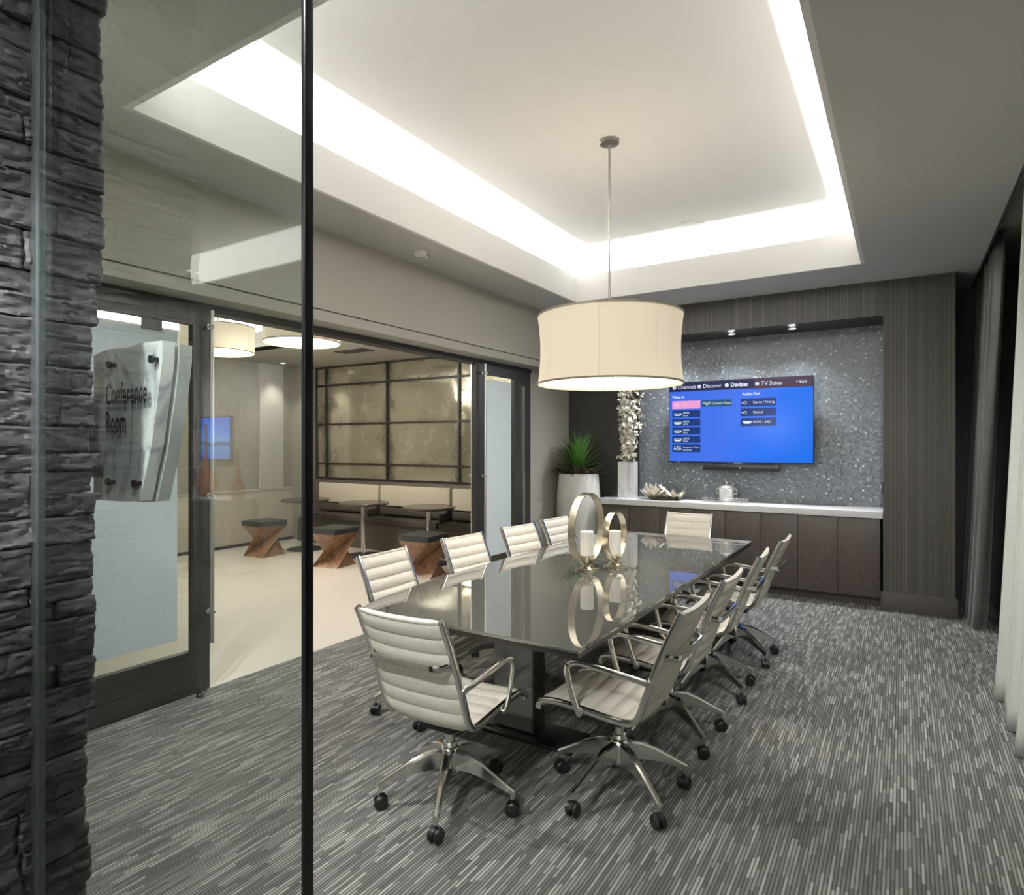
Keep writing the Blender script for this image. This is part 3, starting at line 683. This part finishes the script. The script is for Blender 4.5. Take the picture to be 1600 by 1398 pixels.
MB().lathe([(0,0),(.11,0),(.19,.012),(.205,.022),(.19,.020),(0,.012)], 30, (0,0,0)).build('bowl_base', mat('bronze_bowl', (.14,.11,.075), .35, .6), lb)
# tray and ice bucket
ty = thing('serving_tray', 'oval wire-rimmed mirrored tray under the silver bucket on the counter', 'tray', (-1.74,7.38,.9445))
E_ = [(.255*math.cos(2*PI*k_/64), .135*math.sin(2*PI*k_/64)) for k_ in range(64)]
MB().poly([(a, b, 0) for a, b in E_], (0,0,.008)).build('tray_plate', M_steel, ty)
w_ = MB()
for zz in (.026, .048): w_.tube([(a, b, zz) for a, b in E_], .003, 6, closed=True)
for k_ in range(0, 64, 4):
    a, b = E_[k_]; w_.tube([(a, b, .004), (a, b, .05)], .003, 6)
w_.build('wire_gallery', M_steel, ty)
pt = thing('ice_bucket', 'lidded silver ice bucket with side handles on the tray', 'ice bucket', (-1.725,7.38,.9528))
MB().lathe([(.078,0),(.082,.004),(.088,.14),(.092,.15),(.09,.152)], 36).build('bucket_body', M_steel, pt)
ld = MB().lathe([(.093,.153),(.093,.160),(.07,.178),(.03,.188),(0,.19)], 36).build('lid', M_steel, pt)
MB().lathe([(.006,.186),(.006,.2),(.013,.206),(.014,.214),(.009,.222),(0,.224)], 16).build('lid_knob', M_steel, ld)
for s_ in (-1, 1):
    MB().tube(catmull([(s_*.086,0,.135),(s_*.108,0,.142),(s_*.118,0,.118),(s_*.108,0,.088),(s_*.086,0,.092)], 5), .005, 8).build('side_handle', M_steel, pt)

# ------------------------------------------------------------------ television + soundbar
TVY = 7.42; tx0, tx1, tz0, tz1 = -2.405, -.828, 1.405, 2.348
tv = thing('television', 'wall-mounted flat television showing a blue input menu on the mosaic wall', 'television', ((tx0+tx1)/2, TVY, (tz0+tz1)/2), math.radians(0))
at(tv, MB().box(tx0-.008, tx1+.008, TVY, TVY+.045, tz0-.012, tz1+.008, .004)).build('tv_body', M_black, tv)
at(tv, MB().box(-1.85, -1.35, TVY+.045, 7.616, 1.65, 2.05)).build('wall_bracket', M_black, tv)
def em(name, col, s=1.):
    m = mat(name, (0,0,0), .25, spec=.15, emit=col, estr=s); return m
def blue_mat():
    m = em('menu_blue', (.03,.2,1.), 1.0); nt = m.node_tree; o, s = coords(nt); L = nt.links.new
    g = math_(nt, 'MULTIPLY_ADD', s['X'], .62, .5); g2 = math_(nt, 'MULTIPLY_ADD', s['Z'], -.25, g)
    r = ramp(nt, [(0,(.05,.155,.80)),(.45,(.06,.18,.86)),(.75,(.012,.165,.90)),(1,(.004,.16,.86))]); L(g2, r.inputs[0]); L(r.outputs[0], bsdf(m).inputs['Emission Color']); return m
scm = [blue_mat(), em('menu_tile', (.012,.045,.20)), em('menu_bar', (.02,.022,.085)), em('menu_pink', (.85,.36,.66)), em('menu_text', (.80,.86,1.), 1.), em('menu_bar_end', (.075,.045,.085)), em('menu_tile_teal', (.02,.095,.21))]
scr = MB(); WW, HH = tx1-tx0, tz1-tz0
def R_(u0, u1, v0, v1, mi, e): # u,v 0..1 from the top left
    y = TVY-.0012-e*.0004
    scr.add([(tx0+WW*u0, y, tz1-HH*v1), (tx0+WW*u1, y, tz1-HH*v1), (tx0+WW*u1, y, tz1-HH*v0), (tx0+WW*u0, y, tz1-HH*v0)], [[0,1,2,3]], mi)
def T_(s, u, v, sz, bold=.0):
    vs, fs = text_geo(s, sz*HH, .92, bold=bold); scr.add([(tx0+WW*u+a, TVY-.0028, tz1-HH*v+b) for a, b in vs], fs, 4)
def ring_(u, v, r, fill=False):
    n = 20; cx, cz = tx0+WW*u, tz1-HH*v; a = [(cx+r*math.cos(2*PI*k_/n), TVY-.0028, cz+r*math.sin(2*PI*k_/n)) for k_ in range(n)]
    if fill: scr.add(a, [list(range(n))], 4)
    else:
        b = [(cx+r*.68*math.cos(2*PI*k_/n), TVY-.0028, cz+r*.68*math.sin(2*PI*k_/n)) for k_ in range(n)]
        scr.add(a+b, [[k_, (k_+1) % n, n+(k_+1) % n, n+k_] for k_ in range(n)], 4)
R_(0, 1, 0, 1, 0, 0); R_(0, .62, 0, .115, 2, 1); R_(.62, 1, 0, .12, 5, 1)
for s, u, fl in (('Channels', .065, 0), ('Discover', .255, 0), ('Devices', .455, 1), ('TV Setup', .665, 0)):
    T_(s, u, .082, .068, .002 if fl else 0); ring_(u-.027, .062, .022, fl)
    if not fl: R_(u-.034, u-.020, .05, .072, 4, 4)
ring_(.90, .058, .009, False); T_('Exit', .915, .078, .055)
T_('Video In', .022, .20, .05, .001); T_('Audio Out', .535, .195, .05, .001)
R_(.022, .235, .235, .335, 3, 1); R_(.245, .462, .235, .318, 6, 1)
for i in range(4): R_(.022, .235, .355+i*.108, .443+i*.108, 1, 1)
R_(.022, .235, .787, .885, 1, 1)
for i in range(3): R_(.525, .765, .235+i*.118, .330+i*.118, 1, 1)
T_('TV', .105, .30, .045); T_('Content Player', .322, .292, .042)
for u in (.05, .058, .066): ring_(u+.0, .285+.012*(u == .058), .012)
for u in (.268, .285, .302): ring_(u, .27+.016*(u == .285), .014)
for i in range(4):
    v0 = .355+i*.108; T_('HDMI', .105, v0+.045, .034); T_('HDMI', .105, v0+.076, .026)
    R_(.037, .092, v0+.036, v0+.060, 4, 3); R_(.044, .085, v0+.060, v0+.068, 4, 3); R_(.044, .085, v0+.042, v0+.052, 1, 4)
T_('Component / Video', .103, .832, .027); T_('Composite', .103, .867, .027)
for u in (.042, .062, .082): ring_(u, .845, .014); R_(u-.003, u+.003, .80, .83, 4, 3)
for i, s in enumerate(('Stereo / Analog', 'Optical', 'HDMI / ARC')):
    v0 = .235+i*.118; T_(s, .61, v0+.06, .042)
    if i < 2: ring_(.557, v0+.05, .017); R_(.532, .546, v0+.047, v0+.054, 4, 3)
    else: R_(.54, .60, v0+.036, v0+.055, 4, 3); R_(.547, .593, v0+.055, v0+.066, 4, 3)
at(tv, scr).build('screen', scm, tv, smooth=0)
lg = MB(); lg.box(tx0+.09, tx0+.125, TVY-.001, TVY, tz0-.009, tz0-.003); lg.box(-1.66, -1.56, TVY-.003, TVY, tz0-.016, tz0-.008)
at(tv, lg).build('bezel_mark', mat('silver_mark', (.6,.6,.62), .3, .5), tv, smooth=0)
sbx = thing('soundbar', 'slim black soundbar mounted on the mosaic wall under the television', 'soundbar', (-1.58,7.5,1.345))
at(sbx, MB().box(-2.0, -1.162, 7.41, 7.50, 1.305, 1.372, .01)).build('speaker_body', M_black, sbx)
at(sbx, MB().box(-1.9, -1.84, 7.50, 7.618, 1.32, 1.36).box(-1.32, -1.26, 7.50, 7.618, 1.32, 1.36)).build('mount_arm', M_black, sbx)
at(sbx, MB().lathe([(0,0),(.008,0),(.008,.003)], 14, M=Matrix.Translation((-1.585,7.407,1.338)) @ Matrix.Rotation(-PI/2, 4, 'X'))).build('indicator', M_steel, sbx)

# ------------------------------------------------------------------ ceiling fittings
def downlight(label, x, y, z, group, r=.05):
    t = thing('recessed_downlight', label, 'downlight', (x, y, z), 0, group)
    MB().lathe([(r,-.001),(r,-.004),(r*.82,-.006),(r*.72,-.002)], 28, cap=False).build('trim_ring', M_steel, t)
    MB().lathe([(0,-.0015),(r*.72,-.0015)], 24, cap=False).build('lens', M_lampon, t)
    return t
for x, lab in ((-1.02, 'small round downlight in the niche ceiling, nearest the pillar'), (-1.655, 'small round downlight in the niche ceiling, above the television centre'), (-2.285, 'small round downlight in the niche ceiling, behind the pendant shade')):
    downlight(lab, x, 7.33, 2.86, 'niche downlights')
sd = thing('smoke_detector', 'small white smoke detector on the soffit beside the raised ceiling', 'smoke detector', (-3.39,3.97,ZC))
MB().lathe([(.055,0),(.055,-.018),(.045,-.032),(.02,-.036),(0,-.036)], 28).build('detector_body', M_white, sd)
MB().cyl(.012, -.05, -.03, (.03,.05,0), 12).box(-.012, .012, .07, .11, -.03, 0, .004).build('sensor', M_steel, sd)
cs = thing('ceiling_speaker', 'flat round white speaker grille in the raised ceiling', 'speaker', (-1.745,6.05,ZU))
MB().lathe([(.115,0),(.115,-.006),(.105,-.009),(0,-.009)], 40).build('grille', M_white, cs)
sk = thing('sprinkler_cover', 'small round white sprinkler cover in the raised ceiling', 'sprinkler', (-1.683,5.43,ZU))
MB().lathe([(.045,0),(.045,-.004),(.035,-.009),(0,-.009)], 28).build('cover_plate', M_white, sk)

# ------------------------------------------------------------------ curtains
def curtain(name, label, y0, y1, xt, xb, z1, m, n_folds, amp, xfun=None):
    mb = MB(); nu, nv = n_folds*12, 24; vs, fs = [], []; rc = random.Random(n_folds); ph = [rc.uniform(-.5,.5) for _ in range(n_folds+2)]
    for i in range(nu+1):
        q = i/nu; fo = q*n_folds
        for j in range(nv+1):
            w = j/nv; zz = z1*w+.006*(1-w); p = fo*2*PI+ph[int(fo)]*.0+.6*math.sin(fo*1.7+w*1.5)
            A = amp*(1.0-.25*w)*(1+.35*math.sin(fo*2.3)); x = xb+(xt-xb)*w**.8+A*math.sin(p)+.3*A*math.sin(2*p+1+w)
            yy = y0+(y1-y0)*q+.012*math.cos(p)+(0 if not xfun else xfun(q, w)); vs.append((x, yy, zz))
    W_ = nv+1
    for i in range(nu):
        for j in range(nv): fs.append([i*W_+j, (i+1)*W_+j, (i+1)*W_+j+1, i*W_+j+1])
    mb.add(vs, fs); o = mb.build(name, m, None, 180); s_ = o.modifiers.new('s', 'SOLIDIFY'); s_.thickness = .003
    return tag(o, label, 'curtain')
curtain('sheer_curtain', 'pale grey linen curtain hanging full height at the right of the room', 5.03, 2.6, .69, .55, 3.36, M_sheer, 15, .042)
curtain('blackout_curtain', 'dark charcoal satin curtain gathered in the corner beyond the pale curtain', 7.62, 6.55, .68, .56, 3.36, M_satin, 7, .05, lambda q, w: (.14*q*(1-w)-.35*q*w*w*.4))

# ------------------------------------------------------------------ lounge furniture
mir = thing('wall_mirror', 'gridded antique mirror with dark bronze bars above the lounge bench', 'mirror', (-6.4,LY,1.98))
at(mir, MB().box(-8.58, -4.2, LY-.012, LY-.001, 1.03, LZ-.002)).build('mirror_glass', M_antique, mir)
for x in (-8.58, -8.34, -6.94, -5.52, -4.22): at(mir, MB().box(x-.018, x+.018, LY-.04, LY-.012, 1.03, LZ-.002)).build('frame_bar', M_mbar, mir)
for zz in (1.04, 1.283, 1.948, 2.607, 2.915): at(mir, MB().box(-8.58, -4.2, LY-.036, LY-.012, zz-.016, zz+.016 if zz < 2.9 else zz+.012)).build('frame_bar', M_mbar, mir)
bq = thing('banquette', 'built-in brown banquette bench with pale back pads along the lounge mirror', 'bench', (-6.2,7.1,0))
at(bq, MB().box(-8.58, -4.0, 6.92, 7.30, 0, .40).box(-8.58, -4.0, 7.18, 7.305, .40, 1.02, .005)).build('bench_body', mat('bench_brown', (.085,.072,.058), .55), bq)
for i in range(3):
    x0 = -8.28+i*1.40
    at(bq, MB().box(x0, x0+1.36, 7.10, 7.178, .665, .975, .02)).build('back_pad', M_pad, bq)
    at(bq, MB().box(x0-.06, x0+1.30, 6.86, 7.17, .41, .50, .02)).build('seat_pad', M_padd, bq)
    at(bq, MB().box(x0+1.31, x0+1.335, 6.90, 7.17, .402, .62, .004)).build('armrest', M_padd, bq)
    at(bq, MB().box(x0, x0+1.30, 7.11, 7.178, .53, .645, .01)).build('lower_rail', M_padd, bq)
def lounge_table(label, x, y):
    t = thing('cafe_table', label, 'table', (x, y, 0), 0, 'round lounge tables')
    MB().lathe([(.345,.735),(.36,.745),(.36,.762),(.352,.77),(0,.77)], 48).build('tabletop', mat('dark_walnut_top', (.055,.043,.033), .25), t)
    MB().cyl(.036, .02, .735, n=24).build('column', M_chrome, t)
    MB().lathe([(.27,0),(.275,.006),(.26,.014),(.05,.03),(0,.03)], 40).build('base', M_bronze, t)
lounge_table('round dark café table with chrome column, beside the far lounge wall', -7.78, 6.42)
lounge_table('round dark café table with chrome column, in the middle of the bench', -6.62, 6.50)
lounge_table('round dark café table with chrome column, nearest the far sliding door', -5.42, 6.52)
def stool(label, x, y, rz):
    t = thing('twisted_stool', label, 'stool', (x, y, 0), math.radians(rz), 'twisted wood stools in the lounge')
    R, h, tw = .285, .435, math.radians(84)
    B = [Vector((R*math.cos(PI/2*k_), R*math.sin(PI/2*k_), 0)) for k_ in range(4)]
    Tt = [Vector((R*1.1*math.cos(PI/2*k_+tw), R*1.1*math.sin(PI/2*k_+tw), h)) for k_ in range(4)]
    fs = [[3,2,1,0],[4,5,6,7]]
    for k_ in range(4):
        k2 = (k_+1) % 4; fs += [[k_, k2, 4+k2], [k_, 4+k2, 4+k_]]
    MB().add(B+Tt, fs).build('twisted_base', M_wood, t, 0)
    Mr = Matrix.Rotation(tw+PI/4, 4, 'Z'); a = R*1.13/math.sqrt(2)
    MB().box(-a, a, -a, a, h, h+.075, .018, M=Mr).build('seat_cushion', M_cush, t)
stool('twisted walnut stool with dark cushion, by the pale lounge wall', -7.87, 5.76, 48)
stool('twisted walnut stool with dark cushion, just right of the black glass edge', -6.42, 5.77, 55)
stool('twisted walnut stool with dark cushion, behind the lounge-side chairs', -5.0, 5.92, 55)
vt = thing('ceiling_vent', 'dark slotted air vent in the lounge ceiling', 'air vent', (-6.58,6.27,LZ))
v = MB()
for k_ in range(5): v.box(-.26, .26, -.09+k_*.04, -.072+k_*.04, -.012, -.001)
v.box(-.28, .28, -.11, -.095, -.012, -.001); v.box(-.28, .28, .095, .11, -.012, -.001); v.box(-.28, -.262, -.095, .095, -.012, -.001); v.box(.262, .28, -.095, .095, -.012, -.001)
v.build('vent_grille', M_bronze, vt)
downlight('small lit downlight in the lounge ceiling beside the pale wall panel', -8.55, 6.6, LZ, 'lounge downlights', .06)

# ------------------------------------------------------------------ lobby things seen mirrored in the glass
lf = thing('linear_light', 'long white ceiling light in the lobby, seen mirrored in the glass', 'ceiling light', (-2.9,-1.72,3.07))
at(lf, MB().box(-6.3, .5, -1.80, -1.73, 2.945, ZC-.002)).build('housing', M_white, lf)
at(lf, MB().box(-6.3, .5, -1.73, -1.724, 2.95, ZC-.004)).build('light_panel', M_strip, lf)
t2 = thing('lobby_television', 'blue lobby screen seen mirrored in the glass partition', 'television', (-7.8,-3.68,1.69))
at(t2, MB().box(-8.13, -7.46, -3.7, -3.655, 1.39, 1.985, .004)).build('tv_body', M_black, t2)
def sea():
    m = em('sea_picture', (.03,.2,1.), 5.); nt = m.node_tree; o, s = coords(nt); L = nt.links.new
    n = nd(nt, 'ShaderNodeTexNoise'); n.inputs['Scale'].default_value = 6; L(o, n.inputs['Vector'])
    g = math_(nt, 'MULTIPLY_ADD', n.outputs['Fac'], .18, math_(nt, 'MULTIPLY_ADD', s['Z'], 1.7, .4))
    r = ramp(nt, [(0,(.03,.16,.6)),(.3,(.06,.3,.8)),(.38,(.01,.05,.22)),(.44,(.12,.4,.95)),(.62,(.02,.28,1.)),(1,(.03,.12,.9))]); L(g, r.inputs[0]); L(r.outputs[0], bsdf(m).inputs['Emission Color']); return m
at(t2, MB().box(-8.11, -7.48, -3.655, -3.652, 1.41, 1.965)).build('screen', sea(), t2)
cn = MB().box(-8.35, -7.0, -3.69, -3.30, .885, .925, .004).box(-8.3, -8.22, -3.69, -3.36, 0, .885).box(-7.13, -7.05, -3.69, -3.36, 0, .885).build('console_shelf', M_white)
tag(cn, 'white console shelf in the lobby under the blue screen', 'shelf')
for x, hh, lab in ((-7.73, .95, 'tall orange long-necked vase on the lobby console'), (-7.10+.05, .62, 'shorter orange long-necked vase on the lobby console')):
    o = MB().lathe([(.05,0),(.09,.04),(.12*hh/.8,.16*hh),(.10*hh/.8,.26*hh),(.035,.42*hh),(.02,.6*hh),(.018,.97*hh),(.024,hh),(.014,hh)], 28, (x, -3.48, .9255)).build('long_neck_vase', M_orange)
    tag(o, lab, 'vase', 'orange vases in the lobby')

# ------------------------------------------------------------------ lights
def area(name, loc, rot, sx, sy, W, col=(1,.95,.87), spread=None):
    l = bpy.data.lights.new(name, 'AREA'); l.shape = 'RECTANGLE'; l.size = sx; l.size_y = sy; l.energy = W; l.color = col
    if spread: l.spread = spread
    o = bpy.data.objects.new(name, l); C.objects.link(o); o.location = loc; o.rotation_euler = rot; return o
def aim(a, b): return (Vector(b)-Vector(a)).to_track_quat('-Z','Y').to_euler()
def spot(name, loc, W, ang, blend=.5, col=(1,.95,.88), r=.03, rot=(0,0,0)):
    l = bpy.data.lights.new(name, 'SPOT'); l.energy = W; l.spot_size = math.radians(ang); l.spot_blend = blend; l.color = col; l.shadow_soft_size = r
    o = bpy.data.objects.new(name, l); C.objects.link(o); o.location = loc; o.rotation_euler = rot; return o
def point(name, loc, W, r=.1, col=(1,.85,.66)):
    l = bpy.data.lights.new(name, 'POINT'); l.energy = W; l.shadow_soft_size = r; l.color = col
    o = bpy.data.objects.new(name, l); C.objects.link(o); o.location = loc; return o
LED = 46.   # W per metre
zl = 3.36; g = .14
lx, ly = CX1-CX0+2*g, CY1-CY0+2*g
COL = (1., .995, .985)
area('cove_led_left', (CX0-g, (CY0+CY1)/2, zl), (PI,0,0), .06, ly, LED*ly, COL)
area('cove_led_right', (CX1+g, (CY0+CY1)/2, zl), (PI,0,0), .06, ly, LED*ly, COL)
area('cove_led_near', ((CX0+CX1)/2, CY0-g, zl), (PI,0,0), lx, .06, LED*lx, COL)
area('cove_led_far', ((CX0+CX1)/2, CY1+g, zl), (PI,0,0), lx, .06, LED*lx, COL)
# lounge
area('lounge_led_far', (-6.57, 5.66, 3.1), (PI,0,0), 3.9, .05, 110, COL)
area('lounge_led_left', (-8.65, 4., 3.1), (PI,0,0), .05, 3.1, 100, COL)
area('lounge_led_near', (-6.57, 2.28, 3.1), (PI,0,0), 3.9, .05, 110, COL)
for x, y in ((-7.21,4.61), (-5.84,4.77)): point('lounge_bulb', (x, y, 2.68), 95, .2, (1,.93,.82))
for x, y in ((-8.55,6.6), (-6.2,6.4), (-5.0,5.2), (-5.0,3.0), (-7.,3.)):
    spot('lounge_spot', (x, y, 2.90), 50, 85, .7, rot=(0,0,0))
# pendant bulb above the diffuser, light leaves through the open top; lamp below through the diffuser
point('pendant_bulb', (-1.752,4.075,1.95), 65, .25, (1,.93,.82))
point('pendant_uplight', (-1.752,4.075,2.56), 8, .1, (1,.93,.82))
for x in (-1.02,-1.655,-2.285): spot('niche_spot', (x,7.30,2.845), 125, 150, 1., (.95,.975,1.), .03, (math.radians(-24),0,0))
for x, y, w in ((-1.3,-.15,90), (-7.3,-2.7,330)): spot('lobby_fill_spot', (x,y,3.15), w, 140, .8, (1,.98,.95), .04)  # added unseen fill: one for the foreground, one for the mirrored vases
for x in (-2.2,-.7,.8,2.0): spot('lobby_bounce_fill', (x,-3.2,3.15), 280, 130, .8, (1,.985,.97), .05, (math.radians(-18),0,0))  # added out of view; the lit lobby wall bounces fill onto chair backs
d_ = Vector((-1.80,.93,1.64))-Vector((.45,-.35,3.15))
spot('chair_row_fill', (.25,1.2,3.19), 420, 58, .9, (1,.98,.965), .05, aim((.25,1.2,3.19), (-.35,5.6,.2)))  # added fill without a fitting, for curtain-side chair backs and far carpet
spot('near_chair_fill', (-1.1,-.9,3.15), 380, 30, .8, (1,.98,.97), .08, aim((-1.1,-.9,3.15), (-1.74,2.,.72)))  # added unseen fill aimed at the back of the near chair
spot('sign_fill', (.45,-.35,3.15), 260, 21, .7, (1,.985,.96), .04, d_.to_track_quat('-Z','Y').to_euler())  # added out of view to brighten the sign face behind the pier
spot('near_left_fill', (-2.75,1.05,3.19), 310, 130, .8, (1,.98,.95), .04)  # added unseen fill for the near-left carpet and the near chair

wld = bpy.data.worlds.new('world'); bpy.context.scene.world = wld; wld.use_nodes = True
wld.node_tree.nodes['Background'].inputs[0].default_value = (.6,.65,.7,1); wld.node_tree.nodes['Background'].inputs[1].default_value = .02

# ------------------------------------------------------------------ camera
cd = bpy.data.cameras.new('camera'); cam = bpy.data.objects.new('camera', cd); C.objects.link(cam)
cd.sensor_fit = 'HORIZONTAL'; cd.sensor_width = 36.; cd.lens = 36*974/1600.; cd.clip_start = .05
cd.shift_y = (695-699)/1600.
cam.location = (0,0,1.6); cam.rotation_euler = (PI/2, 0, math.atan2(612,974))
sc = bpy.context.scene; sc.camera = cam
sc.view_settings.view_transform = 'Standard'; sc.view_settings.look = 'None'; sc.view_settings.gamma = 1; sc.view_settings.exposure = 0.
sc.view_settings.use_curve_mapping = False
sc.cycles.use_denoising = True
sc.cycles.max_bounces = 10; sc.cycles.diffuse_bounces = 5; sc.cycles.glossy_bounces = 5; sc.cycles.transparent_max_bounces = 16
sc.cycles.sample_clamp_indirect = 6.
